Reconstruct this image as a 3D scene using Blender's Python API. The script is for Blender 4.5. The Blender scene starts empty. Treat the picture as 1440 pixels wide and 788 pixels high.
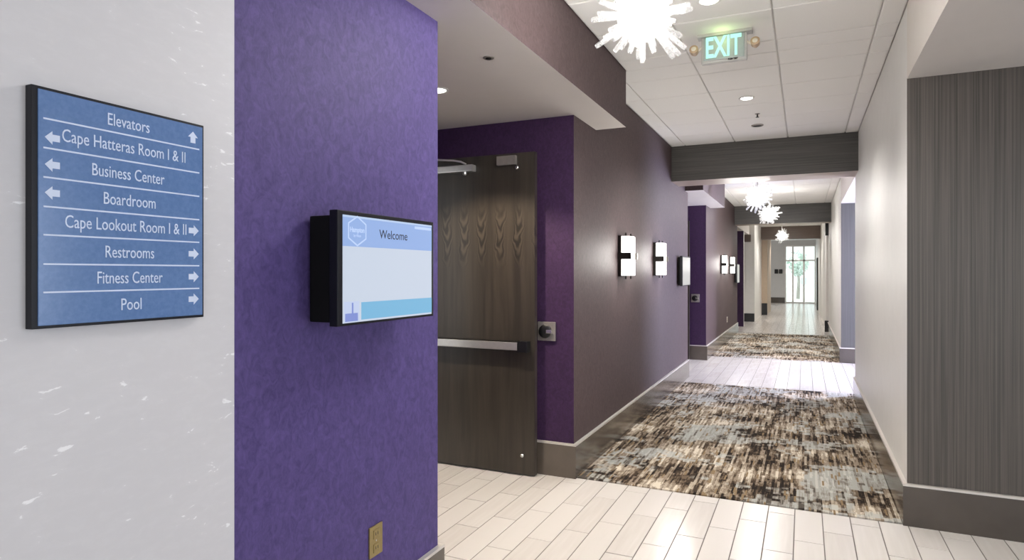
import bpy, bmesh, math, random
from mathutils import Vector, Quaternion, Matrix
random.seed(7)
C = bpy.context.scene.collection
S = 1.17                      # layout units -> metres

# ------------------------------------------------------------------ camera
cam_d = bpy.data.cameras.new('camera'); cam = bpy.data.objects.new('camera', cam_d); C.objects.link(cam)
cam.location = (0, 0, 1.32 * S); cam.rotation_euler = (math.pi / 2, 0, 0.432)
cam_d.sensor_width = 36; cam_d.lens = 891.86 / 1440 * 36
cam_d.shift_x = 0; cam_d.shift_y = -10.6 / 1440
cam_d.clip_start = 0.05; cam_d.clip_end = 300
bpy.context.scene.camera = cam

# ------------------------------------------------------------------ sky, exposure
w = bpy.data.worlds.new('world'); bpy.context.scene.world = w; w.use_nodes = True
w.node_tree.nodes['Background'].inputs[0].default_value = (0.93, 0.97, 1.0, 1)
w.node_tree.nodes['Background'].inputs[1].default_value = 1.6
vs = bpy.context.scene.view_settings
vs.view_transform = 'Standard'; vs.look = 'None'; vs.gamma = 1; vs.exposure = 0.27; vs.use_curve_mapping = False
cy = bpy.context.scene.cycles
cy.max_bounces = 8; cy.diffuse_bounces = 5; cy.glossy_bounces = 4; cy.transparent_max_bounces = 12
cy.sample_clamp_indirect = 6; cy.caustics_reflective = False; cy.caustics_refractive = False

sd_ = bpy.data.lights.new('sun', 'SUN'); sd_.energy = 3.0; sd_.angle = 0.02; sun = bpy.data.objects.new('sun', sd_); C.objects.link(sun)
sun.rotation_euler = Vector((0.35, -0.2, -1.0)).to_track_quat('-Z', 'Y').to_euler()

# ------------------------------------------------------------------ large area lights (assumed lobby and side hall daylight, plus added fill)
def area(name, loc, target, sx, sy, power, col):
    d = bpy.data.lights.new(name, 'AREA'); d.shape = 'RECTANGLE'; d.size = sx * S; d.size_y = sy * S
    d.energy = power; d.color = col
    o = bpy.data.objects.new(name, d); C.objects.link(o); o.location = Vector(loc) * S
    o.rotation_euler = (Vector(target) - Vector(loc)).to_track_quat('-Z', 'Y').to_euler(); return o
area('assumed_lobby_daylight', (3.7, 2.5, 1.45), (-1.3, 1.9, 1.35), 1.7, 1.3, 36, (0.74, 0.83, 1.0))  # assumed daylight from the lobby's right side, no window modelled
area('lobby_fill_light', (0.6, 0.2, 2.30), (0.6, 0.9, 0), 1.6, 1.6, 12, (1.0, 0.96, 0.92))  # added overhead fill for the lobby, no fixture behind it
area('assumed_side_hall_daylight', (2.9, 9.55, 1.4), (-1.3, 7.4, 1.3), 0.9, 1.6, 430, (0.66, 0.70, 1.0))  # bare area light for assumed daylight in the side opening, no window built
area('far_corridor_area_light', (1.4, 29.0, 1.4), (-0.6, 20, 0.6), 1.2, 2.0, 60, (0.95, 0.98, 1.0))  # aimed back along the far corridor

# ------------------------------------------------------------------ materials
def lin(c):
    return tuple(((v / 255) / 12.92 if v / 255 <= 0.04045 else ((v / 255 + 0.055) / 1.055) ** 2.4) for v in c) + (1,)
def nm(name):
    m = bpy.data.materials.new(name); m.use_nodes = True
    nt = m.node_tree; return m, nt, nt.nodes['Principled BSDF']
def nd(nt, t, **k):
    n = nt.nodes.new(t)
    for a, v in k.items(): setattr(n, a, v)
    return n
def coords(nt, scale=(1, 1, 1), rot=(0, 0, 0)):
    tc = nd(nt, 'ShaderNodeTexCoord'); mp = nd(nt, 'ShaderNodeMapping')
    mp.inputs['Scale'].default_value = scale; mp.inputs['Rotation'].default_value = rot
    nt.links.new(tc.outputs['Object'], mp.inputs[0]); return mp.outputs[0]
def noise(nt, vec, scale, detail=3, rough=0.55, dist=0):
    n = nd(nt, 'ShaderNodeTexNoise'); n.inputs['Scale'].default_value = scale; n.inputs['Detail'].default_value = detail
    n.inputs['Roughness'].default_value = rough; n.inputs['Distortion'].default_value = dist
    nt.links.new(vec, n.inputs['Vector']); return n.outputs['Fac']
def ramp(nt, fac, stops, interp='LINEAR'):
    r = nd(nt, 'ShaderNodeValToRGB'); r.color_ramp.interpolation = interp
    e = r.color_ramp.elements
    while len(e) < len(stops): e.new(0.5)
    for el, (p, c) in zip(e, stops): el.position = p; el.color = c
    nt.links.new(fac, r.inputs[0]); return r.outputs[0]
def bump(nt, b, h, strength=0.2, dist=0.004):
    n = nd(nt, 'ShaderNodeBump'); n.inputs['Strength'].default_value = strength; n.inputs['Distance'].default_value = dist
    nt.links.new(h, n.inputs['Height']); nt.links.new(n.outputs[0], b.inputs['Normal'])
def plain(name, rgb, rough=0.5, metal=0.0, spec=0.5, var=0.06, scale=30, bstr=0.05):
    m, nt, b = nm(name); c = lin(rgb)
    f = noise(nt, coords(nt), scale)
    lo = tuple(v * (1 - var) for v in c[:3]) + (1,); hi = tuple(min(1, v * (1 + var)) for v in c[:3]) + (1,)
    nt.links.new(ramp(nt, f, [(0.3, lo), (0.7, hi)]), b.inputs['Base Color'])
    b.inputs['Roughness'].default_value = rough; b.inputs['Metallic'].default_value = metal
    b.inputs['Specular IOR Level'].default_value = spec
    if bstr: bump(nt, b, f, bstr, 0.002)
    return m
def emit(name, rgb, strength=1.0, linear=False):
    m, nt, b = nm(name); c = rgb + (1,) if linear else lin(rgb)
    b.inputs['Base Color'].default_value = (0.02, 0.02, 0.02, 1)
    b.inputs['Emission Color'].default_value = c; b.inputs['Emission Strength'].default_value = strength * (1.0 if linear else 0.92)
    b.inputs['Roughness'].default_value = 0.35; return m

def wallpaper(name, a, bcol, rough=0.62, spec=0.28, sheen=0.0):
    m, nt, b = nm(name); v = coords(nt, (1, 1, 0.75))
    big = noise(nt, v, 26, 3, 0.6, 1.6); fine = noise(nt, v, 160, 2)
    mx = nd(nt, 'ShaderNodeMath', operation='MULTIPLY_ADD'); nt.links.new(fine, mx.inputs[0]); mx.inputs[1].default_value = 0.3
    nt.links.new(big, mx.inputs[2])
    nt.links.new(ramp(nt, mx.outputs[0], [(0.44, lin(a)), (0.86, lin(bcol))]), b.inputs['Base Color'])
    b.inputs['Roughness'].default_value = rough; b.inputs['Specular IOR Level'].default_value = spec
    b.inputs['Sheen Weight'].default_value = sheen
    bump(nt, b, mx.outputs[0], 0.25, 0.003); return m
M = {}
M['purple'] = wallpaper('purple_wallpaper', (67, 55, 105), (87, 74, 130))
M['plum'] = wallpaper('plum_wallpaper', (46, 27, 55), (62, 38, 72))
M['mauve'] = wallpaper('sheen_toned_wallpaper', (66, 53, 54), (84, 69, 70))  # the purple wallpaper with grazing sheen and warm light put into its colour

def fleck_wall():
    m, nt, b = nm('flecked_white_wallcovering')
    tc = coords(nt, (1, 1.0, 2.6), (0.25, 0, 0))
    n1 = noise(nt, tc, 17, 4, 0.6, 0.4); n2 = noise(nt, coords(nt), 3.0, 2)
    mul = nd(nt, 'ShaderNodeMath', operation='MULTIPLY_ADD'); nt.links.new(n2, mul.inputs[0]); mul.inputs[1].default_value = 0.25
    nt.links.new(n1, mul.inputs[2])
    base = ramp(nt, mul.outputs[0], [(0.0, lin((203, 202, 206))), (0.60, lin((206, 205, 209))), (0.79, lin((209, 208, 212))), (0.835, lin((244, 244, 247)))])
    nt.links.new(base, b.inputs['Base Color'])
    nt.links.new(ramp(nt, mul.outputs[0], [(0.78, (0.5, 0.5, 0.5, 1)), (0.83, (0.25, 0.25, 0.25, 1))]), b.inputs['Roughness'])
    bump(nt, b, noise(nt, coords(nt), 60), 0.06, 0.002); return m
M['fleck'] = fleck_wall()
M['white'] = plain('white_wall_paint', (220, 218, 214), 0.45, var=0.02, scale=8)
M['soffit'] = plain('soffit_white_paint', (216, 209, 202), 0.6, var=0.015, scale=6)
M['tile'] = plain('mineral_fibre_ceiling_tile', (230, 228, 224), 0.8, var=0.03, scale=220, bstr=0.15)
M['tbar'] = plain('white_ceiling_grid_metal', (212, 210, 206), 0.45, var=0.02)
M['endwall'] = plain('pale_grey_wall_paint', (196, 193, 190), 0.5, var=0.02, scale=6)
M['tan'] = plain('tan_column_paint', (186, 168, 148), 0.5, var=0.03, scale=9)

def laminate(name, a, bcol, sc, rough=0.35):
    m, nt, b = nm(name); f = noise(nt, coords(nt, sc), 1.0, 4, 0.7)
    nt.links.new(ramp(nt, f, [(0.30, lin(a)), (0.72, lin(bcol))]), b.inputs['Base Color'])
    b.inputs['Roughness'].default_value = rough; bump(nt, b, f, 0.15, 0.001); return m
M['lam_v'] = laminate('vertical_grain_grey_laminate', (50, 46, 42), (95, 88, 82), (130, 130, 0.7))
M['lam_h'] = laminate('horizontal_grain_grey_laminate', (52, 50, 48), (88, 85, 81), (1.1, 90, 90))
M['under'] = laminate('pale_tan_beam_underside', (150, 134, 120), (176, 160, 146), (1.1, 60, 60))
M['lam_brown'] = laminate('horizontal_grain_brown_laminate', (70, 55, 46), (104, 86, 74), (1.1, 90, 90))
M['lam_slate'] = laminate('vertical_grain_slate_laminate', (64, 63, 62), (88, 87, 86), (130, 130, 0.7))
M['base'] = plain('bronze_baseboard', (88, 80, 72), 0.16, var=0.10, scale=5, spec=0.6)
M['base_dark'] = plain('dark_bronze_baseboard', (70, 63, 57), 0.16, var=0.10, scale=5, spec=0.6)
M['cap'] = plain('satin_metal_edge_strip', (206, 200, 194), 0.35, 0.3, var=0.03)
M['black'] = plain('black_plastic', (17, 17, 19), 0.35, var=0.15)
M['matt'] = plain('matt_black_housing_shadow', (9, 9, 10), 0.7, var=0.1, spec=0.2); M['navy'] = plain('near_black_navy_frame', (12, 13, 22), 0.4, var=0.1, spec=0.3)
M['metal'] = plain('satin_aluminium', (205, 202, 198), 0.3, 0.75, var=0.04)
M['chrome'] = plain('bright_chrome', (225, 222, 216), 0.15, 0.9, var=0.03)
M['dmetal'] = plain('dark_bronze_metal', (42, 38, 36), 0.3, 0.7, var=0.06)
M['pewter'] = plain('pewter_metal', (150, 144, 138), 0.35, 0.5, var=0.06)
M['grout'] = plain('grey_grout', (104, 97, 92), 0.8, var=0.08, scale=50)
M['cream'] = plain('cream_plastic', (214, 206, 190), 0.4, var=0.03)
M['brass'] = plain('aged_gold_plate', (150, 132, 88), 0.4, 0.5, var=0.10, scale=60)
M['ltplate'] = plain('pale_outlet_plate', (190, 180, 168), 0.4, var=0.04)
M['amber'] = plain('tan_lamp_housing', (176, 150, 120), 0.4, var=0.05)
M['ink'] = plain('dark_lettering', (24, 28, 48), 0.6, var=0.02)
M['print'] = plain('pale_blue_white_lettering', (205, 217, 240), 0.5, var=0.01)

def plank_mat():
    m, nt, b = nm('whitewashed_porcelain_plank')
    oi = nd(nt, 'ShaderNodeObjectInfo'); f = noise(nt, coords(nt, (40, 2.5, 3)), 1.0, 2, 0.4)
    geo = nd(nt, 'ShaderNodeTexCoord')
    mx = nd(nt, 'ShaderNodeMath', operation='MULTIPLY_ADD'); nt.links.new(oi.outputs['Random'], mx.inputs[0]); mx.inputs[1].default_value = 0.9
    nt.links.new(f, mx.inputs[2])
    nt.links.new(ramp(nt, mx.outputs[0], [(0.2, lin((200, 194, 188))), (1.0, lin((211, 206, 201)))]), b.inputs['Base Color'])
    nt.links.new(ramp(nt, f, [(0.3, (0.17, 0.17, 0.17, 1)), (0.7, (0.22, 0.22, 0.22, 1))]), b.inputs['Roughness'])
    bump(nt, b, f, 0.02, 0.0005); return m
M['plank'] = plank_mat()

def carpet_mat():
    m, nt, b = nm('streaked_broadloom_carpet')
    tc = nd(nt, 'ShaderNodeTexCoord'); sx = nd(nt, 'ShaderNodeSeparateXYZ'); nt.links.new(tc.outputs['Object'], sx.inputs[0])
    def math_(op, a, bv):
        n = nd(nt, 'ShaderNodeMath', operation=op)
        for i, v in enumerate((a, bv)):
            if isinstance(v, (int, float)): n.inputs[i].default_value = v
            elif v is not None: nt.links.new(v, n.inputs[i])
        return n.outputs[0]
    def cells(wx, ly, seed):
        cx = math_('FLOOR', math_('DIVIDE', sx.outputs['X'], wx), None)
        wn = nd(nt, 'ShaderNodeTexWhiteNoise', noise_dimensions='1D'); nt.links.new(math_('ADD', cx, seed), wn.inputs['W'])
        yy = math_('ADD', math_('DIVIDE', sx.outputs['Y'], ly), math_('MULTIPLY', wn.outputs['Value'], 7.0))
        cyy = math_('FLOOR', yy, None)
        cb = nd(nt, 'ShaderNodeCombineXYZ'); nt.links.new(cx, cb.inputs[0]); nt.links.new(cyy, cb.inputs[1]); cb.inputs[2].default_value = seed
        w2 = nd(nt, 'ShaderNodeTexWhiteNoise', noise_dimensions='3D'); nt.links.new(cb.outputs[0], w2.inputs['Vector'])
        return w2.outputs['Value']
    a = cells(0.018, 0.26, 3.0); bb = cells(0.0085, 0.07, 11.0); cc = cells(0.05, 0.05, 23.0)
    patch = noise(nt, coords(nt, (0.8, 0.9, 1)), 2.0, 2, 0.5, 0.2)
    patch2 = noise(nt, coords(nt, (0.9, 0.9, 1)), 1.7, 2, 0.5, 0.8)
    t = math_('ADD', math_('MULTIPLY', a, 0.55), math_('MULTIPLY', bb, 0.22))
    t = math_('ADD', t, math_('MULTIPLY', cc, 0.18))
    t = math_('ADD', t, math_('MULTIPLY', math_('SUBTRACT', patch, 0.47), 1.6))
    warm = ramp(nt, t, [(0.10, lin((36, 30, 26))), (0.25, lin((66, 55, 45))), (0.38, lin((104, 90, 75))), (0.52, lin((140, 127, 112))), (0.70, lin((170, 158, 142))), (0.88, lin((206, 196, 180)))], 'CONSTANT')
    cool = ramp(nt, t, [(0.06, lin((84, 78, 72))), (0.20, lin((124, 119, 112))), (0.34, lin((148, 145, 138))), (0.50, lin((162, 162, 157))), (0.8, lin((182, 180, 174)))], 'CONSTANT')
    sel = math_('ADD', patch2, math_('MULTIPLY', math_('SUBTRACT', cc, 0.5), 0.13))
    selr = ramp(nt, sel, [(0.54, (0, 0, 0, 1)), (0.58, (1, 1, 1, 1))])
    mix = nd(nt, 'ShaderNodeMix', data_type='RGBA'); nt.links.new(selr, mix.inputs[0]); nt.links.new(warm, mix.inputs[6]); nt.links.new(cool, mix.inputs[7])
    g = cells(0.013, 0.11, 41.0); gsel = ramp(nt, g, [(0.96, (0, 0, 0, 1)), (0.965, (1, 1, 1, 1))])
    mix2 = nd(nt, 'ShaderNodeMix', data_type='RGBA'); nt.links.new(gsel, mix2.inputs[0]); nt.links.new(mix.outputs[2], mix2.inputs[6]); mix2.inputs[7].default_value = lin((132, 112, 86))
    nt.links.new(mix2.outputs[2], b.inputs['Base Color']); b.inputs['Roughness'].default_value = 0.95; b.inputs['Specular IOR Level'].default_value = 0.1
    bump(nt, b, bb, 0.5, 0.004); return m
M['carpet'] = carpet_mat()

def door_mat():
    m, nt, b = nm('dark_walnut_door_veneer')
    v = coords(nt, (11, 11, 0.7)); f = noise(nt, v, 1.6, 3, 0.6, 0.3)
    tc = nd(nt, 'ShaderNodeTexCoord'); sx = nd(nt, 'ShaderNodeSeparateXYZ'); nt.links.new(tc.outputs['Object'], sx.inputs[0])
    def mm(op, a, bv=None, c=None):
        n = nd(nt, 'ShaderNodeMath', operation=op)
        for i, q in enumerate((a, bv, c)):
            if isinstance(q, (int, float)): n.inputs[i].default_value = q
            elif q is not None: nt.links.new(q, n.inputs[i])
        return n.outputs[0]
    # cathedral figure: nested flames side by side, in a band of the veneer
    wob = mm('MULTIPLY', mm('SUBTRACT', noise(nt, coords(nt), 7, 2), 0.5), 0.10)
    xr = mm('SUBTRACT', mm('FRACT', mm('DIVIDE', mm('ADD', sx.outputs['X'], wob), 0.158)), 0.5)
    zz = mm('ADD', sx.outputs['Z'], mm('MULTIPLY', wob, 0.6))
    fl_ = mm('SINE', mm('MULTIPLY', mm('SUBTRACT', zz, mm('MULTIPLY', mm('MULTIPLY', xr, xr), 1.9)), 56.0))
    win = mm('MULTIPLY', ramp(nt, mm('MULTIPLY', mm('ABSOLUTE', mm('SUBTRACT', sx.outputs['Z'], 1.83)), 3.4), [(0.25, (1, 1, 1, 1)), (0.9, (0, 0, 0, 1))]), ramp(nt, mm('ABSOLUTE', xr), [(0.16, (1, 1, 1, 1)), (0.34, (0, 0, 0, 1))]))
    hf = mm('MULTIPLY', mm('MULTIPLY', fl_, win), 0.42)
    nt.links.new(ramp(nt, mm('ADD', f, hf), [(0.2, lin((40, 37, 33))), (0.85, lin((70, 63, 55)))]), b.inputs['Base Color'])
    b.inputs['Roughness'].default_value = 0.3; b.inputs['Specular IOR Level'].default_value = 0.45; bump(nt, b, f, 0.05, 0.001); return m
M['door'] = door_mat()

def sign_mat():
    m, nt, b = nm('slate_blue_sign_panel')
    f = noise(nt, coords(nt, (1, 1, 1)), 90, 2)
    nt.links.new(ramp(nt, f, [(0.3, lin((88, 118, 166))), (0.7, lin((98, 128, 176)))]), b.inputs['Base Color'])
    b.inputs['Roughness'].default_value = 0.16; return m
M['signblue'] = sign_mat()
def acrylic(name, alpha, em):
    m = bpy.data.materials.new(name); m.use_nodes = True; nt = m.node_tree; b = nt.nodes['Principled BSDF']
    b.inputs['Base Color'].default_value = (0.85, 0.85, 0.84, 1); b.inputs['Roughness'].default_value = 0.12
    b.inputs['Emission Color'].default_value = (1, 0.985, 0.96, 1); b.inputs['Emission Strength'].default_value = em
    f = noise(nt, coords(nt), 60); r = ramp(nt, f, [(0.3, (alpha * .85,) * 3 + (1,)), (0.7, (min(1, alpha * 1.15),) * 3 + (1,))])
    nt.links.new(r, b.inputs['Alpha']); return m
M['rod'] = acrylic('clear_acrylic_rod', 0.30, 0.05)
M['rodlit'] = acrylic('lit_acrylic_core', 1.0, 5.0)
M['bulb'] = emit('lamp_globe', (1.0, 0.98, 0.95), 14, True)
M['diff'] = emit('lit_opal_glass', (1.0, 0.97, 0.92), 3.2, True)
M['lens'] = emit('lit_downlight_lens', (1.0, 0.96, 0.9), 6, True)
M['exitgreen'] = emit('lit_green_lettering', (0.45, 1.0, 0.78), 1.0, True)
M['exithouse'] = plain('grey_exit_housing', (172, 170, 166), 0.4, var=0.03); M['exitface'] = plain('frosted_exit_panel', (150, 160, 158), 0.3, var=0.03)
M['scr_white'] = emit('screen_white', (190, 200, 216)); M['scr_dim'] = emit('screen_pale_grey', (172, 172, 168)); M['scr_head'] = emit('screen_header_blue', (138, 166, 216))
M['scr_foot'] = emit('screen_footer_blue', (112, 172, 208)); M['scr_logo'] = emit('screen_logo_pale', (182, 202, 238))
M['scr_pic'] = emit('screen_picture_lilac', (120, 136, 200)); M['scr_pic2'] = emit('screen_picture_pale', (184, 196, 224)); M['scr_edge'] = emit('screen_header_light', (176, 196, 226))
M['pave'] = plain('pale_pavement', (205, 205, 200), 0.8, var=0.05, scale=4)
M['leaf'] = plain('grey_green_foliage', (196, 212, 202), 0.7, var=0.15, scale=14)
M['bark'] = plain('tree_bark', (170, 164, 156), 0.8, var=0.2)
def glass_mat():
    m, nt, b = nm('entrance_glass'); nt.nodes.remove(b); out = nt.nodes['Material Output']
    tr = nd(nt, 'ShaderNodeBsdfTransparent'); tr.inputs[0].default_value = (0.86, 0.92, 0.90, 1)
    gl = nd(nt, 'ShaderNodeBsdfGlossy'); gl.inputs['Roughness'].default_value = 0.05
    fr = nd(nt, 'ShaderNodeFresnel'); mx = nd(nt, 'ShaderNodeMixShader')
    nt.links.new(fr.outputs[0], mx.inputs[0]); nt.links.new(tr.outputs[0], mx.inputs[1]); nt.links.new(gl.outputs[0], mx.inputs[2])
    nt.links.new(mx.outputs[0], out.inputs[0]); return m
M['glass'] = glass_mat()

# ------------------------------------------------------------------ mesh builder (layout units in, metres out)
class MB:
    def __init__(s): s.v = []; s.f = []; s.m = []; s.sm = []
    def add(s, vs, fs, mi=0, smooth=False):
        o = len(s.v); s.v += [Vector(p) for p in vs]
        for i, f in enumerate(fs):
            s.f.append([o + k for k in f]); s.m.append(mi[i] if isinstance(mi, (list, tuple)) else mi); s.sm.append(smooth)
        return s
    def box(s, x0, x1, y0, y1, z0, z1, mi=0):   # face order: -x +x -y +y -z +z
        vs = [(x0, y0, z0), (x1, y0, z0), (x1, y1, z0), (x0, y1, z0), (x0, y0, z1), (x1, y0, z1), (x1, y1, z1), (x0, y1, z1)]
        fs = [(0, 4, 7, 3), (1, 2, 6, 5), (0, 1, 5, 4), (2, 3, 7, 6), (0, 3, 2, 1), (4, 5, 6, 7)]
        return s.add(vs, fs, mi)
    def cbox(s, x0, x1, y0, y1, z0, z1, c, mi=0):   # chamfered box
        bm = bmesh.new(); bmesh.ops.create_cube(bm, size=1)
        for v in bm.verts: v.co = Vector(((x0 + x1) / 2 + v.co.x * (x1 - x0), (y0 + y1) / 2 + v.co.y * (y1 - y0), (z0 + z1) / 2 + v.co.z * (z1 - z0)))
        bmesh.ops.bevel(bm, geom=bm.edges[:], offset=c, segments=2, profile=0.7, affect='EDGES')
        bm.verts.index_update()
        s.add([v.co.copy() for v in bm.verts], [[v.index for v in f.verts] for f in bm.faces], mi); bm.free(); return s
    def tube(s, pts, r, n=10, mi=0, cap=True):
        pts = [Vector(p) for p in pts]; rs = r if isinstance(r, (list, tuple)) else [r] * len(pts)
        rings = []; vs = []; fs = []
        for i, p in enumerate(pts):
            d = (pts[min(i + 1, len(pts) - 1)] - pts[max(i - 1, 0)]).normalized()
            a = d.cross(Vector((0, 0, 1)) if abs(d.z) < 0.9 else Vector((1, 0, 0))).normalized(); b = d.cross(a)
            rings.append(len(vs))
            for k in range(n):
                t = 2 * math.pi * k / n; vs.append(p + (a * math.cos(t) + b * math.sin(t)) * rs[i])
        for i in range(len(pts) - 1):
            for k in range(n): fs.append((rings[i] + k, rings[i] + (k + 1) % n, rings[i + 1] + (k + 1) % n, rings[i + 1] + k))
        if cap: fs.append(tuple(rings[0] + k for k in range(n))[::-1]); fs.append(tuple(rings[-1] + k for k in range(n)))
        return s.add(vs, fs, mi, True)
    def disc(s, c, axis, prof, n=24, mi=0):      # lathe about an axis through c: prof = [(radius, offset)]
        axis = Vector(axis).normalized(); a = axis.orthogonal().normalized(); b = axis.cross(a); c = Vector(c); vs = []; fs = []
        for r, h in prof:
            for k in range(n):
                t = 2 * math.pi * k / n; vs.append(c + axis * h + (a * math.cos(t) + b * math.sin(t)) * max(r, 1e-4))
        for i in range(len(prof) - 1):
            for k in range(n): fs.append((i * n + k, i * n + (k + 1) % n, (i + 1) * n + (k + 1) % n, (i + 1) * n + k))
        fs.append(tuple(range(n))[::-1]); fs.append(tuple((len(prof) - 1) * n + k for k in range(n)))
        return s.add(vs, fs, mi, True)
    def ngon(s, outline, d, mi=0):               # prism of an outline (list of points) pushed by vector d
        n = len(outline); P = [Vector(p) for p in outline]; d = Vector(d)
        fs = [tuple(range(n))[::-1], tuple(range(n, 2 * n))] + [(i, (i + 1) % n, n + (i + 1) % n, n + i) for i in range(n)]
        return s.add(P + [p + d for p in P], fs, mi)
    def mesh(s, name, mats, org=(0, 0, 0)):
        me = bpy.data.meshes.new(name); org = Vector(org)
        me.from_pydata([tuple((p - org) * S) for p in s.v], [], s.f)
        for m in (mats if isinstance(mats, (list, tuple)) else [mats]): me.materials.append(m)
        me.polygons.foreach_set('material_index', s.m); me.polygons.foreach_set('use_smooth', s.sm); me.update()
        bm = bmesh.new(); bm.from_mesh(me); bmesh.ops.recalc_face_normals(bm, faces=bm.faces); bm.to_mesh(me); bm.free()
        if any(s.sm):
            try: me.set_sharp_from_angle(angle=math.radians(38))
            except Exception: pass
        return me
    def build(s, name, mats, parent=None, org=None):
        if org is None: org = wpos(parent) if parent else (0, 0, 0)
        me = s.mesh(name, mats, org); o = bpy.data.objects.new(name, me); C.objects.link(o)
        if parent: o.parent = parent; o.location = (Vector(org) - Vector(wpos(parent))) * S
        else: o.location = Vector(org) * S
        o['wx'] = tuple(org); return o
POS = {}
def wpos(o): return Vector(o['wx'][:]) if 'wx' in o else Vector((0, 0, 0))
def thing(name, label, cat, loc, group=None):
    o = bpy.data.objects.new(name, None); C.objects.link(o); o.location = Vector(loc) * S; o['wx'] = tuple(loc)
    o.empty_display_size = 0.1; return tag(o, label, cat, group)
def tag(o, label, cat, group=None):
    o['label'] = label; o['category'] = cat
    if group: o['group'] = group
    return o
def struct(name, mb, mats, label=None, cat=None):
    o = mb.build(name, mats); o['kind'] = 'structure'
    if label: o['label'] = label
    o['category'] = cat or name.split('_')[0]
    return o
def dup(root, loc, label):
    r = root.copy(); C.objects.link(r); r.location = Vector(loc) * S; r['wx'] = tuple(loc); r['label'] = label
    def rec(src, dst):
        for ch in src.children:
            c = ch.copy(); C.objects.link(c); c.parent = dst; rec(ch, c)
    rec(root, r); return r
def text_mesh(body, size, name, mat, to_world, parent, depth=0.0015, width=None, bold=0.0):
    """flat lettering; to_world maps (u right, v up, n out) in layout units to a world point; centred on u=v=0"""
    cu = bpy.data.curves.new(name, 'FONT'); cu.body = body; cu.size = size; cu.align_x = 'CENTER'; cu.align_y = 'CENTER'
    cu.extrude = depth / 2; cu.resolution_u = 3; cu.offset = bold
    t = bpy.data.objects.new(name, cu); C.objects.link(t); bpy.context.view_layer.update()
    me = bpy.data.meshes.new_from_object(t); bpy.data.objects.remove(t)
    xs = [v.co.x for v in me.vertices]; ys = [v.co.y for v in me.vertices]
    cx = (min(xs) + max(xs)) / 2; k = (width / (max(xs) - min(xs))) if width else 1.0
    org = wpos(parent)
    for v in me.vertices:
        v.co = (Vector(to_world((v.co.x - cx) * k, v.co.y, v.co.z + depth / 2)) - org) * S
    me.materials.clear(); me.materials.append(mat)
    o = bpy.data.objects.new(name, me); C.objects.link(o); o.parent = parent; o['wx'] = tuple(org); return o
def light(name, kind, loc, power, col, parent=None, radius=0.05, spot=None, aim=(0, 0, -1)):
    d = bpy.data.lights.new(name, kind); d.energy = power; d.color = col; d.shadow_soft_size = radius
    if kind == 'SPOT': d.spot_size = math.radians(spot); d.spot_blend = 0.7
    o = bpy.data.objects.new(name, d); C.objects.link(o)
    o.rotation_euler = Vector(aim).to_track_quat('-Z', 'Y').to_euler()
    if parent: o.parent = parent; o.location = (Vector(loc) - wpos(parent)) * S
    else: o.location = Vector(loc) * S
    return o

# ------------------------------------------------------------------ key dimensions (layout units)
XL, XR, XS = -1.345, 0.487, -1.129            # corridor faces, soffit face
ZC, ZS, ZB = 2.7186, 2.333, 0.219             # ceiling, soffit, baseboard top
XB = -2.38                                    # back wall of the alcoves
YP, YA, YSF, YB1, YL2, YA2, YB2, YL3, YA3 = 2.20, 3.865, 4.344, 7.163, 8.244, 9.896, 14.18, 14.8, 16.4
YR, YRe, YK2, YRf, YE = 3.875, 7.606, 10.46, 15.73, 29.8
XRF = 0.44

# ------------------------------------------------------------------ floor with planks
fl = struct('floor', MB().box(-6, 6, -5, YE + 0.2, -0.2, -0.0022), M['grout'], 'whitewashed wood-look plank tile floor')
PW, PL, PG = 0.1346, 0.52, 0.0046
plank_cache = {}
def plank_mb(mb, x0, x1, y0, y1):
    c = 0.0016; b0 = -0.0035; t1 = -0.0009
    vs = [(x0, y0, b0), (x1, y0, b0), (x1, y1, b0), (x0, y1, b0), (x0, y0, t1), (x1, y0, t1), (x1, y1, t1), (x0, y1, t1),
          (x0 + c, y0 + c, 0), (x1 - c, y0 + c, 0), (x1 - c, y1 - c, 0), (x0 + c, y1 - c, 0)]
    fs = [(8, 9, 10, 11)] + [(i, (i + 1) % 4, 4 + (i + 1) % 4, 4 + i) for i in range(4)] + [(4 + i, 4 + (i + 1) % 4, 8 + (i + 1) % 4, 8 + i) for i in range(4)]
    return mb.add(vs, fs)
def planks(xa, xb, ya, yb, stuff=None):
    k0 = math.floor((xa + 0.586) / PW); k1 = math.ceil((xb + 0.586) / PW)
    for k in range(k0, k1):
        x0 = max(xa, -0.586 + PW * k) + PG / 2; x1 = min(xb, -0.586 + PW * (k + 1)) - PG / 2
        if x1 - x0 < 0.02: continue
        e = 3.25 + 0.173 * (k % 3)
        n0 = math.floor((ya - e) / PL); n1 = math.ceil((yb - e) / PL)
        for n in range(n0, n1):
            y0 = max(ya, e + PL * n) + PG / 2; y1 = min(yb, e + PL * (n + 1)) - PG / 2
            if y1 - y0 < 0.03: continue
            if stuff is not None: plank_mb(stuff, x0, x1, y0, y1); continue
            key = (round(x1 - x0, 3), round(y1 - y0, 3)); cx, cyy = (x0 + x1) / 2, (y0 + y1) / 2
            if key not in plank_cache:
                plank_cache[key] = plank_mb(MB(), -key[0] / 2, key[0] / 2, -key[1] / 2, key[1] / 2).mesh('plank', M['plank'])
            o = bpy.data.objects.new('plank', plank_cache[key]); C.objects.link(o); o.parent = fl
            o.location = (cx * S, cyy * S, random.uniform(-0.0004, 0.0004))
C1 = (3.872, 7.78); C2 = (10.41, 14.72)
planks(XB, 1.30, 2.2, C1[0]); planks(XB, 0.9, C1[1], C2[0])
st = MB()
planks(-1.345, 4.2, -1.6, 2.2, st); planks(1.30, 4.2, 2.2, C1[0], st); planks(0.9, 3.2, C1[1], C2[0], st)
planks(-2.4, 2.0, C2[1], YE, st); planks(-3.9, XB, 2.2, 4.2, st)
sf = st.build('plank_field', M['plank'], fl); sf['kind'] = 'stuff'

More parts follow.
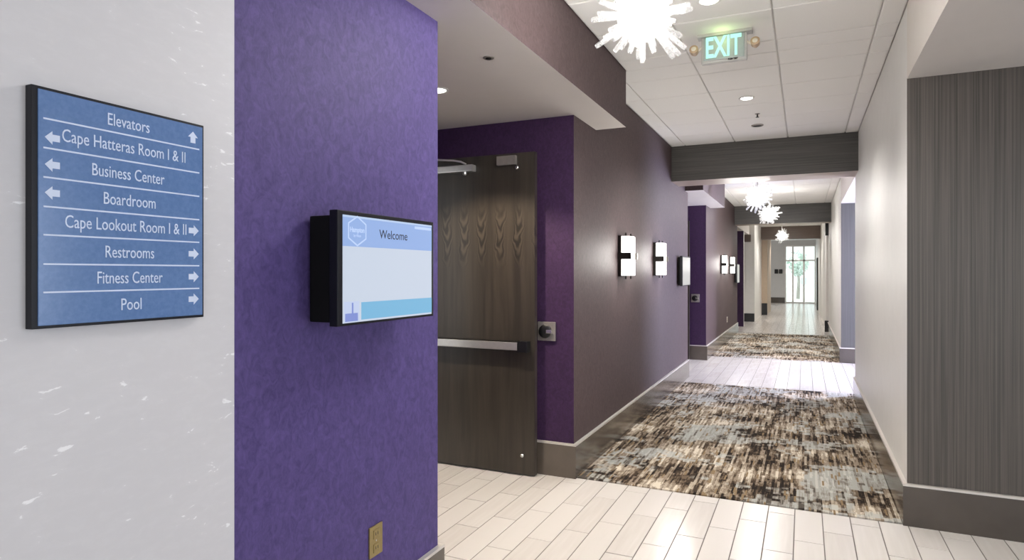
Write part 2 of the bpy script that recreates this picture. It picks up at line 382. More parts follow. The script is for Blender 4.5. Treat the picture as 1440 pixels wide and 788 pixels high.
# ------------------------------------------------------------------ ceiling with lay-in tiles
ce = struct('ceiling', MB().box(-6, 6, -5, YE + 0.2, ZC + 0.012, ZC + 0.2), M['tbar'], 'white suspended ceiling of square lay-in tiles')
tcache = {}
def tiles(xs, ys):
    for a in range(len(xs) - 1):
        for b in range(len(ys) - 1):
            g = 0.008; wx, wy = xs[a + 1] - xs[a] - g, ys[b + 1] - ys[b] - g; key = (round(wx, 3), round(wy, 3))
            if key not in tcache:
                x, y, c = wx / 2, wy / 2, 0.006
                vs = [(-x, -y, 0.0125), (x, -y, 0.0125), (x, y, 0.0125), (-x, y, 0.0125), (-x, -y, 0.003), (x, -y, 0.003), (x, y, 0.003), (-x, y, 0.003),
                      (-x + c, -y + c, 0), (x - c, -y + c, 0), (x - c, y - c, 0), (-x + c, y - c, 0)]
                fs = [(8, 11, 10, 9)] + [(i, (i + 1) % 4, 4 + (i + 1) % 4, 4 + i) for i in range(4)] + [(4 + i, 4 + (i + 1) % 4, 8 + (i + 1) % 4, 8 + i) for i in range(4)]
                tcache[key] = MB().add(vs, fs).mesh('ceiling_tile', M['tile'])
            o = bpy.data.objects.new('ceiling_tile', tcache[key]); C.objects.link(o); o.parent = ce
            o.location = Vector(((xs[a] + xs[a + 1]) / 2, (ys[b] + ys[b + 1]) / 2, ZC)) * S
GX = [-1.195, -0.677, -0.155, 0.370]
def rng(a, b, st_, off):
    n0 = math.ceil((a - off) / st_ + 1e-6); v = [a]
    y = off + n0 * st_
    while y < b - 0.02:
        if y - v[-1] > 0.03: v.append(y)
        y += st_
    return v + [b]
ys1 = rng(1.2, YB1, 0.497, 3.63)
k4 = [y for y in ys1 if y < YSF] + [YSF]; k5 = [YSF] + [y for y in ys1 if y > YSF]
tiles([XS + 0.002] + GX[1:] + [XR], k4); tiles([XL] + GX + [XR], k5)
tiles([XL] + GX + [XR], rng(YB1 + 0.45, YB2, 0.497, 3.63))
tiles([XL] + GX + [XRF], rng(YB2 + 0.35, 20.95, 0.994, 3.63))

# ------------------------------------------------------------------ walls, soffits, beams
struct('wall_left_lobby', MB().box(XB, XL + 0.008, -2.0, 1.187, 0, ZS), M['fleck'], 'off-white flecked wall at the left edge, behind the blue directory sign')
struct('wall_left_entry', MB().box(XB, XL, 1.187, YP, 0, ZS), M['purple'], 'bright purple wallpapered wall holding the large welcome screen')
m6 = [0, 0, 1, 0, 0, 0]
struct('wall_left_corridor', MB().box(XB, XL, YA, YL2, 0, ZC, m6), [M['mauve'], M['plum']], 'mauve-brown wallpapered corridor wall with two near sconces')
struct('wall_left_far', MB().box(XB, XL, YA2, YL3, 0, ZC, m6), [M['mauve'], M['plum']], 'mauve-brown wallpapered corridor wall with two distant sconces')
struct('wall_left_stub', MB().box(XB, XL, YA3, YA3 + 0.12, 0, ZS, m6), [M['white'], M['plum']], 'narrow dark plum wall end far down the corridor')
bk = MB().box(XB - 0.1, XB, -2, 2.93, 0, ZS).box(XB - 0.1, XB, 3.815, YL2 + 0.6, 0, ZS).box(XB - 0.1, XB, 2.93, 3.815, 2.13, ZS).box(XB - 0.1, XB, YL2 + 0.6 + 0.2, YL2 + 0.62 + 0.2, 0, ZS)
bk = MB().box(XB - 0.1, XB, -2, 2.95, 0, ZS).box(XB - 0.1, XB, 3.82, YL2 + 0.74, 0, ZS).box(XB - 0.1, XB, 2.95, 3.82, 2.125, ZS).box(XB - 0.1, XB, YA2 - 0.05, 17.5, 0, ZS).box(XB - 0.1, XB, YL2 + 0.74, YA2 - 0.05, 2.125, ZS)
struct('wall_back_alcove', bk, M['plum'], 'plum back wall of the door alcoves with open doorways')
struct('wall_meeting_room', MB().box(-4.05, -3.95, 1.5, 10.5, 0, ZS), M['white'], 'pale wall of the room beyond the open doors')
# soffits: white undersides (index 0) and wallpapered corridor faces (index 1)
sof = [0, 1, 1, 1, 0, 0]
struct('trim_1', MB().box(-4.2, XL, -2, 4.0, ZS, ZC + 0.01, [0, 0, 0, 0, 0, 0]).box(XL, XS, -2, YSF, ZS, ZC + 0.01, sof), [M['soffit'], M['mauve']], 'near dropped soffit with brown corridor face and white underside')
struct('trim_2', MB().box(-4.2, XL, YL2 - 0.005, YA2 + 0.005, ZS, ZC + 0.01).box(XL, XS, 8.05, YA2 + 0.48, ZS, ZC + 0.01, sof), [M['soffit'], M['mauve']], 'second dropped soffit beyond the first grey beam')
struct('trim_3', MB().box(-3, XL, YL3, 18.14, ZS, ZC + 0.01), M['soffit'], 'small far soffit over the third door recess')
und = [0, 0, 0, 0, 0, 0]
struct('trim_4', MB().box(XL, XR, YB1, YB1 + 0.45, ZS, ZC + 0.012, [0, 0, 0, 0, 1, 0]), [M['lam_h'], M['under']], 'nearest grey wood-grain beam crossing the corridor ceiling')
struct('trim_5', MB().box(XL, XR, YB2, YB2 + 0.35, ZS, ZC + 0.012, [0, 0, 0, 0, 1, 0]), [M['lam_h'], M['under']], 'second grey wood-grain beam crossing the corridor ceiling')
struct('trim_6', MB().box(-1.214, XRF, 20.95, 21.27, ZS, ZC + 0.012), M['lam_brown'], 'farthest brown beam before the glass entrance')
lamf = [0, 0, 1, 0, 0, 0]
struct('wall_right_corridor', MB().box(XR, 4.2, YR, YRe, 0, ZC, lamf), [M['white'], M['lam_v']], 'white corridor wall ending in a grey vertical-grain laminate face at right')
struct('wall_right_far', MB().box(XR, 3.2, YK2, YRf, 0, ZC, lamf), [M['white'], M['lam_slate']], 'far white corridor wall with a narrow slate laminate end')
struct('wall_right_end', MB().box(XRF, 2.0, YRf, YE, 0, ZC), M['white'], 'white wall along the last stretch to the glass entrance')
struct('trim_7', MB().box(XR, 5.5, -2, YR, ZS, ZC + 0.01), M['soffit'], 'cream dropped lobby soffit at the upper right')
struct('trim_8', MB().box(XR, 4.2, YRe, YK2, ZS, ZC + 0.01), M['soffit'], 'white soffit over the right side hall opening')
struct('wall_left_pilaster', MB().box(-3.0, -1.214, 18.14, 21.27, 0, ZC), M['white'], 'far white wall return standing past the plum wall end')
struct('wall_left_column', MB().box(-3.0, -1.05, 21.27, 23.6, 0, ZC), M['tan'], 'tan column face far down the corridor under the brown beam')
struct('wall_end', MB().box(-3.2, -0.765, YE, YE + 0.15, 0, ZC).box(-0.765, XRF, YE, YE + 0.15, 2.49, ZC), M['endwall'], 'pale grey end wall beside the glass entrance')

def baseboard(name, segs, mat, label=None, zb=ZB):
    """segs: list of (x0,x1,y0,y1) footprints; body + light cap strip"""
    mb = MB(); cap = MB()
    for x0, x1, y0, y1 in segs:
        mb.box(x0, x1, y0, y1, 0, zb - 0.012); cap.box(x0, x1, y0, y1, zb - 0.012, zb)
    o = struct(name, mb, mat, label, 'baseboard'); cap.build('cap_strip', M['cap'], o); return o
t = 0.020
baseboard('baseboard_left_entry', [(XL, XL + t, 1.19, YP + t), (XB, XL, YP, YP + t)], M['base'], 'bronze baseboard at the foot of the bright purple wall')
baseboard('baseboard_left_corridor', [(XL, XL + t, YA - t, YL2), (XB, XL, YA - t, YA)], M['base'], 'bronze baseboard along the near mauve corridor wall')
baseboard('baseboard_left_far', [(XL, XL + t, YA2 - t, YL3), (XB, XL, YA2 - t, YA2)], M['base'], 'bronze baseboard along the far mauve corridor wall')
baseboard('baseboard_right_corridor', [(XR - t, XR, YR - t, YRe), (XR, 4.2, YR - t, YR)], M['base_dark'], 'dark glossy baseboard around the grey laminate wall')
baseboard('baseboard_right_far', [(XR - t, XR, YK2 - t, YRf - t), (XR, 3.2, YK2 - t, YK2)], M['base_dark'], 'dark baseboard around the far slate laminate wall end')
baseboard('baseboard_left_lobby', [(XL + 0.008, XL + 0.008 + t, -2, 1.187)], M['base_dark'], 'dark baseboard below the flecked wall')
mb = MB().box(-3, -1.214, 18.12, 18.14, 0, 0.22)
struct('baseboard_pilaster', mb, M['black'], 'black baseboard block on the far white wall return', 'baseboard')
struct('baseboard_column', MB().box(-1.22, -1.05, 21.25, 21.27, 0, 0.36), M['black'], 'black baseboard block on the tan column', 'baseboard')
struct('baseboard_end', MB().box(-3.2, -0.765, YE - 0.02, YE, 0, 0.24), M['base_dark'], 'dark baseboard on the pale end wall', 'baseboard')
struct('baseboard_right_end', MB().box(XRF - 0.03, XRF + 0.047, YRf - 0.02, YRf, 0, 0.25), M['black'], 'black baseboard block at the far right wall step', 'baseboard')

# ------------------------------------------------------------------ carpets
for (y0, y1), lab in ((C1, 'near inlaid carpet of brown, cream and blue-grey streaks between white plank floors'),
                      (C2, 'far inlaid streaked carpet beyond the first grey beam')):
    o = MB().cbox(XL + t + 0.001, XR - t - 0.001, y0 + 0.004, y1 - 0.004, -0.002, 0.006, 0.002).build('carpet', M['carpet'])
    tag(o, lab, 'carpet')

# ------------------------------------------------------------------ directory sign
sgn = thing('directory_sign', 'blue wall directory sign with white arrows listing elevators, rooms and pool', 'sign', (XL + 0.008, 0.89, 1.2125))
XW = XL + 0.008
fr = MB().cbox(XW, XW + 0.020, 0.703, 1.079, 1.2125, 1.6745, 0.002).build('frame', M['navy'], sgn)
MB().cbox(XW + 0.010, XW + 0.0225, 0.7135, 1.0735, 1.2185, 1.6685, 0.0012).build('panel', M['signblue'], sgn)
XF = XW + 0.0225
for z in (1.614, 1.558, 1.502, 1.446, 1.392, 1.336, 1.282):
    MB().box(XF - 0.001, XF + 0.0008, 0.722, 1.064, z - 0.0016, z + 0.0016).build('divider_line', M['print'], sgn)
def onwall(yc, zc, x): return lambda u, v, n: (x + n, yc + u, zc + v)
rows = [('Elevators', 0.891, 1.6385, 0.092), ('Cape Hatteras Room I & II', 0.891, 1.587, 0.271), ('Business Center', 0.893, 1.529, 0.160),
        ('Boardroom', 0.894, 1.473, 0.115), ('Cape Lookout Room I & II', 0.895, 1.419, 0.268), ('Restrooms', 0.894, 1.362, 0.108),
        ('Fitness Center', 0.896, 1.308, 0.145), ('Pool', 0.896, 1.251, 0.045)]
for body, yc, zc, wd in rows:
    text_mesh(body, 0.036, 'lettering', M['print'], onwall(yc, zc, XF - 0.0005), sgn, width=wd)
def arrow(yc, zc, ang):
    P = [(-.0135, 0), (0, .0130), (0, .0065), (.0135, .0065), (.0135, -.0065), (0, -.0065), (0, -.0130)]
    ca, sa = math.cos(ang), math.sin(ang)
    MB().ngon([(XF - 0.0005, yc + x * ca - y * sa, zc + x * sa + y * ca) for x, y in P], (0.0012, 0, 0)).build('arrow', M['print'], sgn)
for z in (1.579, 1.527, 1.473): arrow(0.738, z, 0)
for z in (1.419, 1.364, 1.310, 1.257): arrow(1.049, z, math.pi)
arrow(1.047, 1.640, -math.pi / 2)

# ------------------------------------------------------------------ information displays
def display(y0, y1, z0, z1, prot, label, content=True):
    yc, zc = (y0 + y1) / 2, (z0 + z1) / 2
    d = thing('information_display', label, 'screen', (XL, yc, z0), 'wall-mounted information displays')
    xf = XL + prot
    MB().cbox(xf - 0.030, xf, y0, y1, z0, z1, 0.003).build('bezel', M['navy'], d)
    MB().cbox(XL + 0.012, xf - 0.030, y0 + 0.010, y1 - 0.06, z0 + 0.010, z1 - 0.014, 0.006).build('housing_shadow_block', M['matt'], d)  # rear housing made full-size and black, also filling in the screen's shadow
    MB().box(XL, XL + 0.012, yc - 0.12, yc + 0.12, zc - 0.1, zc + 0.1).build('wall_bracket', M['black'], d)
    a0, a1, b0, b1 = y0 + 0.022, y1 - 0.014, z0 + 0.008, z1 - 0.013
    hz, fz = b1 - (b1 - b0) * 0.288, b0 + (b1 - b0) * 0.185
    sc = MB().box(xf - 0.004, xf + 0.0006, a0, a1, b0, b1).build('screen', M['scr_white'] if content else M['scr_dim'], d)
    if not content: return d
    MB().box(xf, xf + 0.0010, a0, a1, hz, b1).build('header_band', M['scr_head'], sc)
    MB().box(xf + 0.0006, xf + 0.0013, a0, a1, b1 - 0.006, b1).build('header_edge', M['scr_edge'], sc)
    MB().box(xf + 0.0006, xf + 0.0013, a1 - 0.11, a1 - 0.004, b1 - 0.019, b1 - 0.010).build('caption_strip', M['scr_logo'], sc)
    MB().box(xf + 0.0006, xf + 0.0012, a0 + 0.085, a1, b0 + 0.006, fz).build('footer_band', M['scr_foot'], sc)
    MB().box(xf + 0.0006, xf + 0.0012, a0 + 0.006, a0 + 0.075, b0 + 0.002, fz + 0.004).build('footer_picture', M['scr_pic2'], sc)
    MB().box(xf + 0.0010, xf + 0.0016, a0 + 0.010, a0 + 0.068, b0 + 0.004, b0 + 0.028).box(xf + 0.0010, xf + 0.0016, a0 + 0.040, a0 + 0.047, b0 + 0.02, fz).build('picture_detail', M['scr_pic'], sc)
    # hexagonal emblem with a ring of two outlines
    cyy, czz = a0 + 0.066, (hz + b1) / 2 + 0.001
    def hexo(r): return [(cyy + r * math.sin(k * math.pi / 3) * 1.08, czz + r * math.cos(k * math.pi / 3)) for k in range(6)]
    lg = MB()
    for r0, r1 in ((0.046, 0.041),):
        A, B = hexo(r0), hexo(r1)
        for k in range(6):
            q = [A[k], A[(k + 1) % 6], B[(k + 1) % 6], B[k]]
            lg.ngon([(xf + 0.0008, p[0], p[1]) for p in q], (0.0006, 0, 0))
    lg.build('emblem', M['scr_logo'], sc)
    sc['wx'] = tuple(wpos(d))
    text_mesh('Hampton', 0.021, 'emblem_lettering', M['scr_logo'], onwall(cyy, czz + 0.003, xf + 0.0008), sc, depth=0.0006, width=0.068, bold=0.0006)
    text_mesh('by Hilton', 0.012, 'emblem_lettering', M['scr_logo'], onwall(cyy, czz - 0.014, xf + 0.0008), sc, depth=0.0006, width=0.034)
    text_mesh('Welcome', 0.040, 'lettering', M['ink'], onwall(a0 + 0.252, czz - 0.004, xf + 0.0008), sc, depth=0.0006, width=0.155)
    return d
display(1.447, 1.967, 1.163, 1.502, 0.125, 'large lit welcome screen on the bright purple wall')
display(7.50, 8.05, 1.163, 1.512, 0.062, 'narrow-looking lit screen beyond the two near sconces', False)
display(14.08, 14.60, 1.10, 1.50, 0.062, 'tiny lit screen far off beyond the two distant sconces', False)

# ------------------------------------------------------------------ power outlets
def outlet(y, z, mat, label, w=0.072, h=0.105):
    o = thing('power_outlet', label, 'outlet', (XL, y, z - h / 2), 'wall power outlets')
    MB().cbox(XL, XL + 0.006, y - w / 2, y + w / 2, z - h / 2, z + h / 2, 0.002).build('cover_plate', mat, o)
    for s in (-1, 1):
        so = MB().cbox(XL + 0.004, XL + 0.0085, y - 0.016, y + 0.016, z + s * 0.024 - 0.015, z + s * 0.024 + 0.015, 0.002).build('socket', mat, o)
        for q in (-0.006, 0.006): MB().box(XL + 0.008, XL + 0.0090, y + q - 0.0012, y + q + 0.0012, z + s * 0.024 - 0.004, z + s * 0.024 + 0.006).build('slot', M['black'], so)
    MB().disc((XL + 0.006, y, z), (1, 0, 0), [(0.003, 0), (0.0025, 0.001)], 10).build('screw', M['metal'], o)
outlet(1.788, 0.397, M['brass'], 'gold wall outlet low on the bright purple wall')
outlet(12.75, 0.42, M['ltplate'], 'pale wall outlet low below the distant sconces')

# ------------------------------------------------------------------ open doors and their holders
def door(n, yf, label):
    x0, x1, z1 = -2.362, -1.575, 2.10
    o = struct('door_%d' % n, MB().cbox(x0, x1, yf, yf + 0.040, 0.008, z1, 0.002), M['door'], label)
    bar = MB().cbox(x0 + 0.08, x1 - 0.10, yf - 0.058, yf - 0.026, 0.818, 0.868, 0.005).build('push_bar', M['metal'], o)
    MB().box(x0 + 0.05, x1 - 0.045, yf - 0.026, yf, 0.812, 0.873).build('bar_rail', M['dmetal'], o)
    MB().cbox(x1 - 0.098, x1 - 0.030, yf - 0.060, yf - 0.002, 0.806, 0.878, 0.006).build('latch_case', M['black'], o)
    MB().cbox(x1 - 0.26, x1 - 0.125, yf - 0.030, yf, 2.022, 2.082, 0.003).build('latch_cover', M['pewter'], o)
    MB().disc((x1 - 0.125, yf, 2.004), (0, -1, 0), [(0.013, 0), (0.013, 0.008), (0.008, 0.014)], 14).build('bolt_cap', M['chrome'], o)
    MB().disc((x1 - 0.088, yf, 0.131), (0, -1, 0), [(0.012, 0), (0.012, 0.008), (0.007, 0.013)], 14).build('bolt_cap', M['chrome'], o)
    cl = MB().cbox(x0 + 0.04, x0 + 0.36, yf - 0.055, yf, 1.995, 2.04, 0.006).build('door_closer', M['metal'], o)
    MB().disc((x0 + 0.29, yf - 0.03, 1.999), (0, 0, -1), [(0.014, 0), (0.014, 0.02), (0.009, 0.026)], 14).build('closer_spindle', M['metal'], cl)
    MB().tube([(x0 + 0.30, yf - 0.03, 2.045), (x0 + 0.27, yf - 0.05, 2.062), (x0 + 0.22, yf - 0.06, 2.072), (x0 + 0.03, yf - 0.12, 2.085)], 0.007, 8).build('closer_arm', M['metal'], cl)
    for z in (0.25, 1.05, 1.85):
        MB().tube([(x0 - 0.006, yf - 0.004, z - 0.05), (x0 - 0.006, yf - 0.004, z + 0.05)], 0.007, 10).build('hinge', M['metal'], o)
    return o
door(1, 3.766, 'dark wood door standing open with a long metal push bar')
door(2, 9.795, 'far dark door edge standing open in the second alcove')
for n, (ya, yb) in ((9, (2.95, 3.82)), (10, (YL2 + 0.74, YA2 - 0.05))):
    struct('trim_%d' % n, MB().box(XB - 0.11, XB + 0.012, ya, ya + 0.03, 0, 2.125).box(XB - 0.11, XB + 0.012, yb - 0.008, yb, 0, 2.125).box(XB - 0.11, XB + 0.012, ya + 0.03, yb - 0.008, 2.105, 2.125), M['dmetal'],
           ('dark metal frame of the near doorway', 'dark metal frame of the second alcove doorway')[n - 9])
def holder(x, y, z, label):
    o = thing('door_holder', label, 'door holder', (x, y, z - 0.06), 'magnetic door holders')
    MB().cbox(x - 0.062, x + 0.062, y - 0.018, y, z - 0.062, z + 0.062, 0.006).build('back_plate', M['pewter'], o)
    MB().disc((x - 0.005, y - 0.018, z), (0, -1, 0), [(0.044, 0), (0.044, 0.012), (0.034, 0.018)], 20).build('magnet', M['black'], o)
    MB().cbox(x + 0.005, x + 0.045, y - 0.040, y - 0.02, z - 0.012, z + 0.012, 0.004).build('pivot', M['chrome'], o)
holder(-1.528, YA, 0.936, 'square metal magnetic holder on the plum wall beside the near open door')
holder(-1.50, YA2, 0.93, 'small metal magnetic holder on the plum wall of the second alcove')

# ------------------------------------------------------------------ sconces
def sconce(y0, zc, label):
    yw, dep, h = 0.22, 0.100, 0.325; yc = y0 + yw / 2; z0, z1 = zc - h / 2, zc + h / 2
    o = thing('wall_sconce', label, 'wall lamp', (XL, yc, zc), 'opal glass wall sconces')
    MB().cbox(XL, XL + 0.026, y0, y0 + yw, z0, z1, 0.003).build('back_plate', M['dmetal'], o)
    # bowed opal shade
    prof = [(XL + 0.026, y0 + 0.006), (XL + 0.070, y0 + 0.004)]
    for k in range(9):
        tt = k / 8; prof.append((XL + 0.086 + 0.014 * math.sin(math.pi * tt), y0 + 0.012 + (yw - 0.024) * tt))
    prof += [(XL + 0.070, y0 + yw - 0.004), (XL + 0.026, y0 + yw - 0.006)]
    MB().ngon([(x, y, z0 + 0.006) for x, y in prof], (0, 0, h - 0.012)).build('shade', M['diff'], o)
    for ya, yb in ((y0 - 0.004, y0 + 0.004), (y0 + yw - 0.004, y0 + yw + 0.004)):
        MB().box(XL, XL + 0.092, ya, yb, zc - 0.026, zc + 0.026).build('strap', M['dmetal'], o)
    for ya, yb in ((y0 - 0.004, y0 + 0.035), (y0 + yw - 0.035, y0 + yw + 0.004)):
        MB().box(XL + 0.088, XL + 0.106, ya, yb, zc - 0.026, zc + 0.026).build('strap_end', M['dmetal'], o)
    for yy in (y0 + 0.03, y0 + yw - 0.03):
        for zz, s in ((z0, -1), (z1, 1)):
            MB().tube([(XL + 0.055, yy, zz - s * 0.012), (XL + 0.055, yy, zz + s * 0.022)], 0.007, 8).build('pin', M['dmetal'], o)
    light('sconce_glow', 'POINT', (XL + 0.20, yc, zc), 17.0, (1.0, 0.97, 0.92), o, 0.12)
    return o
sconce(4.93, 1.452, 'nearest lit opal wall sconce with a black cross strap')
sconce(6.22, 1.452, 'second lit opal wall sconce, just before the narrow lit screen')
sconce(11.69, 1.462, 'nearer of the two small lit sconces far down the corridor')
sconce(13.08, 1.462, 'farthest lit sconce, right beside the tiny screen')

# ------------------------------------------------------------------ starburst ceiling lamps
rod_mesh = []
for L in (0.12, 0.15, 0.18, 0.215):
    rod_mesh.append(MB().tube([(0, 0, 0.03), (0, 0, L - 0.01), (0, 0, L)], [0.011, 0.011, 0.009], 6).mesh('rod', M['rod']))
def starburst(loc, label, power=130):
    o = thing('starburst_lamp', label, 'ceiling lamp', loc, 'starburst ceiling lamps')
    x, y, z = loc
    MB().disc((x, y, ZC), (0, 0, -1), [(0.065, 0), (0.065, 0.012), (0.03, 0.026)], 24).build('canopy', M['metal'], o)
    MB().tube([(x, y, ZC - 0.02), (x, y, z + 0.05)], 0.010, 10).build('stem', M['metal'], o)
    MB().disc((x, y, z), (0, 0, 1), [(0.055 * math.sin(math.pi * (k + .5) / 9), -0.055 * math.cos(math.pi * (k + .5) / 9)) for k in range(9)], 16).build('globe', M['bulb'], o)
    N = 84
    inner = MB()
    for k in range(N):
        zz = 1 - 2 * (k + 0.5) / N; ph = k * 2.39996 + random.uniform(-.25, .25); rr = math.sqrt(1 - zz * zz)
        d = Vector((rr * math.cos(ph), rr * math.sin(ph), zz + random.uniform(-.1, .1))).normalized()
        r = bpy.data.objects.new('rod', random.choice(rod_mesh)); C.objects.link(r); r.parent = o
        r.rotation_euler = d.to_track_quat('Z', 'Y').to_euler()
        d2 = Vector((random.gauss(0, 1), random.gauss(0, 1), random.gauss(0, 1))).normalized()
        p = Vector(loc); inner.tube([p + d2 * 0.03, p + d2 * random.uniform(0.09, 0.13)], [0.010, 0.007], 5)
    i = inner.build('rod_cluster', M['rodlit'], o); i['kind'] = 'stuff'
    light('starburst_glow', 'POINT', (x, y, z), power, (1.0, 0.97, 0.93), o, 0.16)
    return o
starburst((-0.575, 2.47, 2.33), 'large glowing starburst lamp of acrylic rods, nearest, left of the exit sign')
starburst((-0.55, 8.79, 2.30), 'upper glowing starburst lamp seen just beyond the first beam', 42)
starburst((-0.55, 11.6, 2.31), 'glowing starburst lamp hanging in front of the second grey beam', 60)
starburst((-0.55, 18.6, 2.31), 'smallest starburst lamp in front of the far brown beam', 60)

# ------------------------------------------------------------------ exit sign
ex = thing('exit_sign', 'green lit EXIT sign with two side lamps hanging from the ceiling', 'exit sign', (-0.43, 3.88, ZC))
ye = 3.88
MB().cbox(-0.575, -0.270, ye - 0.03, ye + 0.04, ZC - 0.016, ZC + 0.001, 0.003).build('canopy', M['exithouse'], ex)
hs = MB().cbox(-0.553, -0.300, ye - 0.012, ye + 0.026, ZC - 0.170, ZC - 0.016, 0.006).build('housing', M['exithouse'], ex)
MB().cbox(-0.540, -0.313, ye - 0.018, ye - 0.010, ZC - 0.155, ZC - 0.020, 0.003).build('face', M['exitface'], ex)
text_mesh('EXIT', 0.168, 'lettering', M['exitgreen'], lambda u, v, n: (-0.427 + u, ye - 0.018 - n, ZC - 0.088 + v), ex, depth=0.003, width=0.197, bold=0.004)
text_mesh('PUSH TEST', 0.014, 'test_label', M['dmetal'], lambda u, v, n: (-0.375 + u, ye - 0.012 - n, ZC - 0.1605 + v), ex, depth=0.002, width=0.055, bold=0.001)
for sx in (-0.595, -0.255):
    zc = ZC - 0.085
    h = MB().disc((sx, ye + 0.012, zc), (0, -1, 0.25), [(0.014, -0.02), (0.024, 0.0), (0.026, 0.035), (0.023, 0.037)], 18).build('lamp_head', M['amber'], ex)
    MB().disc((sx, ye + 0.012, zc), (0, -1, 0.25), [(0.016, 0.036), (0.010, 0.042)], 16).build('lens', M['cream'], h)
    s = 1 if sx < -0.43 else -1
    MB().tube([(sx + s * 0.018, ye + 0.01, zc + 0.0), (-0.427 - s * 0.125, ye + 0.008, zc + 0.02)], 0.008, 8).build('lamp_arm', M['cream'], ex)
light('exit_glow', 'POINT', (-0.43, ye - 0.06, ZC - 0.05), 0.4, (0.75, 1.0, 0.35), ex, 0.08)

# ------------------------------------------------------------------ recessed downlights, sprinkler, detectors
def downlight(x, y, z, power, label, col=(1.0, 0.965, 0.92), spot=135, blend=0.7):
    o = thing('downlight', label, 'downlight', (x, y, z), 'recessed ceiling downlights')
    ring = [(0.060, 0.0), (0.062, 0.004), (0.050, 0.006), (0.045, 0.002)]
    MB().disc((x, y, z), (0, 0, -1), ring, 24).build('trim_ring', M['tbar'], o)
    MB().disc((x, y, z - 0.003), (0, 0, -1), [(0.045, 0), (0.040, 0.004), (0.02, 0.006)], 20).build('lens', M['lens'], o)
    light('downlight_beam', 'SPOT', (x, y, z - 0.02), power, col, o, 0.06, spot).data.spot_blend = blend
downlight(-0.42, 5.40, ZC, 115, 'round lit downlight between the exit sign and the first beam')
downlight(-0.445, 3.38, ZC, 115, 'round lit downlight at the top edge right of the big starburst lamp')
downlight(-0.376, 11.7, ZC, 130, 'tiny lit downlight right of the upper distant starburst lamp')
downlight(-1.845, 3.02, ZS, 170, 'small lit downlight half hidden behind the purple wall edge', (1.0, 0.86, 0.68), 120, 0.3)
for i, yy in enumerate((10.0, 13.3)): light('assumed_corridor_fill_spot', 'SPOT', (-0.4, yy, ZC - 0.02), 110, (1, 0.955, 0.90), None, 0.06, 130)  # assumed downlights between the beams, bare spots without fixtures
for yy in (16.0, 19.5, 23.5, 27): light('assumed_far_corridor_spot', 'SPOT', (-0.4, yy, ZC - 0.02), 130, (1, 0.955, 0.90), None, 0.06, 130)  # assumed to continue past the second beam, unseen spots with no fixtures
light('assumed_far_alcove_spot', 'SPOT', (-1.84, 9.0, ZS - 0.02), 18, (1, 0.88, 0.72), None, 0.06, 100)  # assumed second alcove lamp, a bare spot with no fixture

sp = thing('sprinkler', 'small sprinkler head on the ceiling behind the lit downlight', 'sprinkler', (-0.376, 5.975, ZC))
MB().disc((-0.376, 5.975, ZC), (0, 0, -1), [(0.022, 0), (0.018, 0.005)], 16).build('escutcheon', M['pewter'], sp)
MB().tube([(-0.376, 5.975, ZC - 0.004), (-0.376, 5.975, ZC - 0.03)], 0.006, 8).build('pipe', M['dmetal'], sp)
MB().disc((-0.376, 5.975, ZC - 0.03), (0, 0, -1), [(0.015, 0), (0.015, 0.003)], 14).build('deflector', M['dmetal'], sp)
dt = thing('ceiling_speaker', 'dark round ceiling fitting nearest the first beam', 'ceiling fitting', (-0.405, 6.436, ZC))
MB().disc((-0.405, 6.436, ZC), (0, 0, -1), [(0.055, 0), (0.052, 0.008), (0.045, 0.010)], 22).build('rim', M['pewter'], dt)
MB().disc((-0.405, 6.436, ZC - 0.009), (0, 0, -1), [(0.044, 0), (0.03, 0.004)], 20).build('grille', M['dmetal'], dt)
sd = thing('sprinkler', 'flat concealed sprinkler cap on the white alcove soffit', 'sprinkler', (-1.351, 2.667, ZS))
MB().disc((-1.351, 2.667, ZS), (0, 0, -1), [(0.026, 0), (0.026, 0.004)], 20).build('cover', M['pewter'], sd)
MB().disc((-1.351, 2.667, ZS - 0.004), (0, 0, -1), [(0.015, 0), (0.012, 0.005)], 16).build('cap', M['dmetal'], sd)

# ------------------------------------------------------------------ far end: glass entrance, plaques, side door
WX0, WX1, WZ = -0.765, XRF, 2.49
ent = MB(); yf = YE + 0.05
ent.box(WX0, WX0 + 0.05, yf, yf + 0.08, 0, WZ).box(WX1 - 0.05, WX1, yf, yf + 0.08, 0, WZ).box(WX0 + 0.05, WX1 - 0.05, yf, yf + 0.08, WZ - 0.06, WZ).box(WX0 + 0.05, WX1 - 0.05, yf, yf + 0.08, 0, 0.05)
en = struct('window_1', ent, M['metal'], 'bright glass entrance doors at the end of the corridor')
MB().box(WX0 + 0.05, WX1 - 0.05, yf, yf + 0.07, 1.80, 1.87).build('transom_bar', M['metal'], en)
for mx in (-0.45, -0.02): MB().box(mx - 0.035, mx + 0.035, yf, yf + 0.07, 0.05, WZ - 0.06).build('mullion', M['metal'], en)
for a, b in ((WX0 + 0.05, -0.485), (-0.415, -0.055), (0.015, WX1 - 0.05)):
    for z0, z1 in ((0.05, 1.80), (1.87, WZ - 0.06)):
        MB().box(a, b, yf + 0.03, yf + 0.038, z0, z1).build('pane', M['glass'], en)
for hx in (-0.09, 0.05): MB().tube([(hx, yf - 0.04, 0.8), (hx, yf - 0.04, 1.1)], 0.01, 8).build('pull_handle', M['dmetal'], en)
MB().box(-0.055, -0.015, yf + 0.0, yf + 0.05, 0.75, 0.80).build('lock_rail', M['metal'], en)
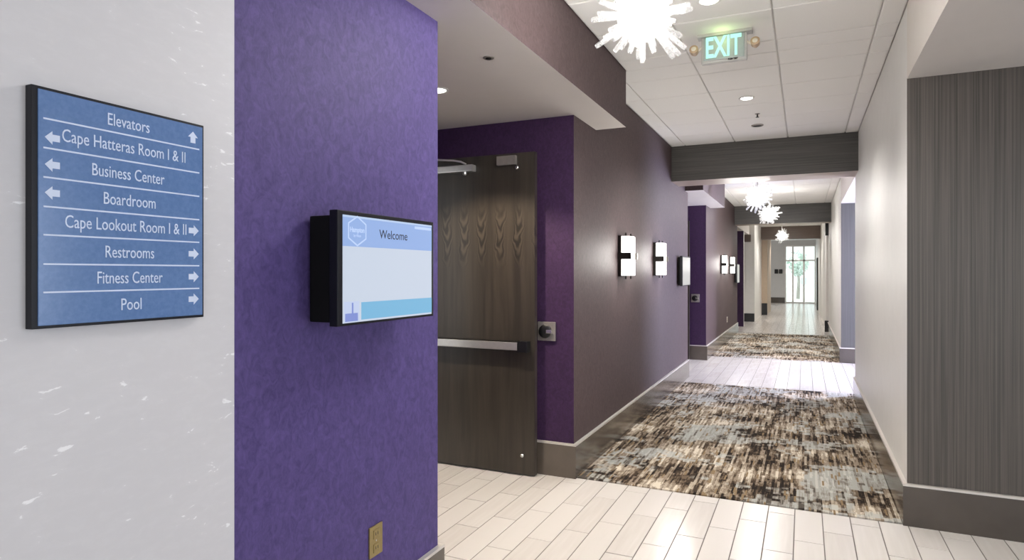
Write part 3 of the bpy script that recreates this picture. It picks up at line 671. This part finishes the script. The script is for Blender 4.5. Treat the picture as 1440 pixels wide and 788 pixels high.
d3 = struct('door_3', MB().box(XRF - 0.045, XRF, 24.6, 26.6, 0.0, 1.84), M['dmetal'], 'dark side door edge near the glass entrance')
MB().box(XRF - 0.06, XRF - 0.045, 24.75, 24.80, 0.9, 1.0).build('handle', M['chrome'], d3)
for i, xx in enumerate((-1.105, -0.93)):
    p = MB().cbox(xx - 0.072, xx + 0.072, YE - 0.03, YE, 1.27, 1.46, 0.006).build('wall_plaque', M['black'])
    tag(p, ('left', 'right')[i] + ' one of two small black plaques on the pale end wall', 'plaque', 'black plaques on the end wall')
p = MB().cbox(-1.46, -1.30, 18.02, 18.14, 2.14, 2.33, 0.01).build('wall_bracket', M['lam_brown'])
tag(p, 'small brown box mounted high on the far white wall return', 'bracket')
p = MB().cbox(XRF - 0.02, XRF + 0.046, YRf - 0.06, YRf, 2.14, 2.42, 0.006).build('wall_bracket', M['black'])
tag(p, 'small black box high at the far right wall step under the beam', 'bracket')

# ------------------------------------------------------------------ outside the entrance
pv = struct('floor_outside', MB().box(-20, 20, YE + 0.2, 60, -0.2, -0.01), M['pave'], 'pale pavement outside the glass entrance')
def tree(x, y, h, r, label):
    o = thing('tree', label, 'tree', (x, y, 0), 'trees outside the entrance')
    MB().tube([(x, y, -0.01), (x + 0.05, y, h * 0.35), (x - 0.03, y, h * 0.7)], [0.09, 0.07, 0.03], 8).build('trunk', M['bark'], o)
    lf = MB()
    for k in range(420):
        d = Vector((random.gauss(0, 1), random.gauss(0, 1), random.gauss(0, 1))).normalized() * r * random.random() ** 0.4
        p = Vector((x, y, h * 0.68)) + Vector((d.x, d.y, d.z * 1.3)); a = Vector((random.gauss(0, 1), random.gauss(0, 1), random.gauss(0, 1))).normalized(); b = a.orthogonal().normalized()
        s = 0.09; lf.add([p - a * s, p + b * s * .5, p + a * s, p - b * s * .5], [(0, 1, 2, 3)])
    l = lf.build('foliage', M['leaf'], o); l['kind'] = 'stuff'
tree(-0.30, 35, 2.6, 0.5, 'hazy grey-green tree outside the glass entrance')
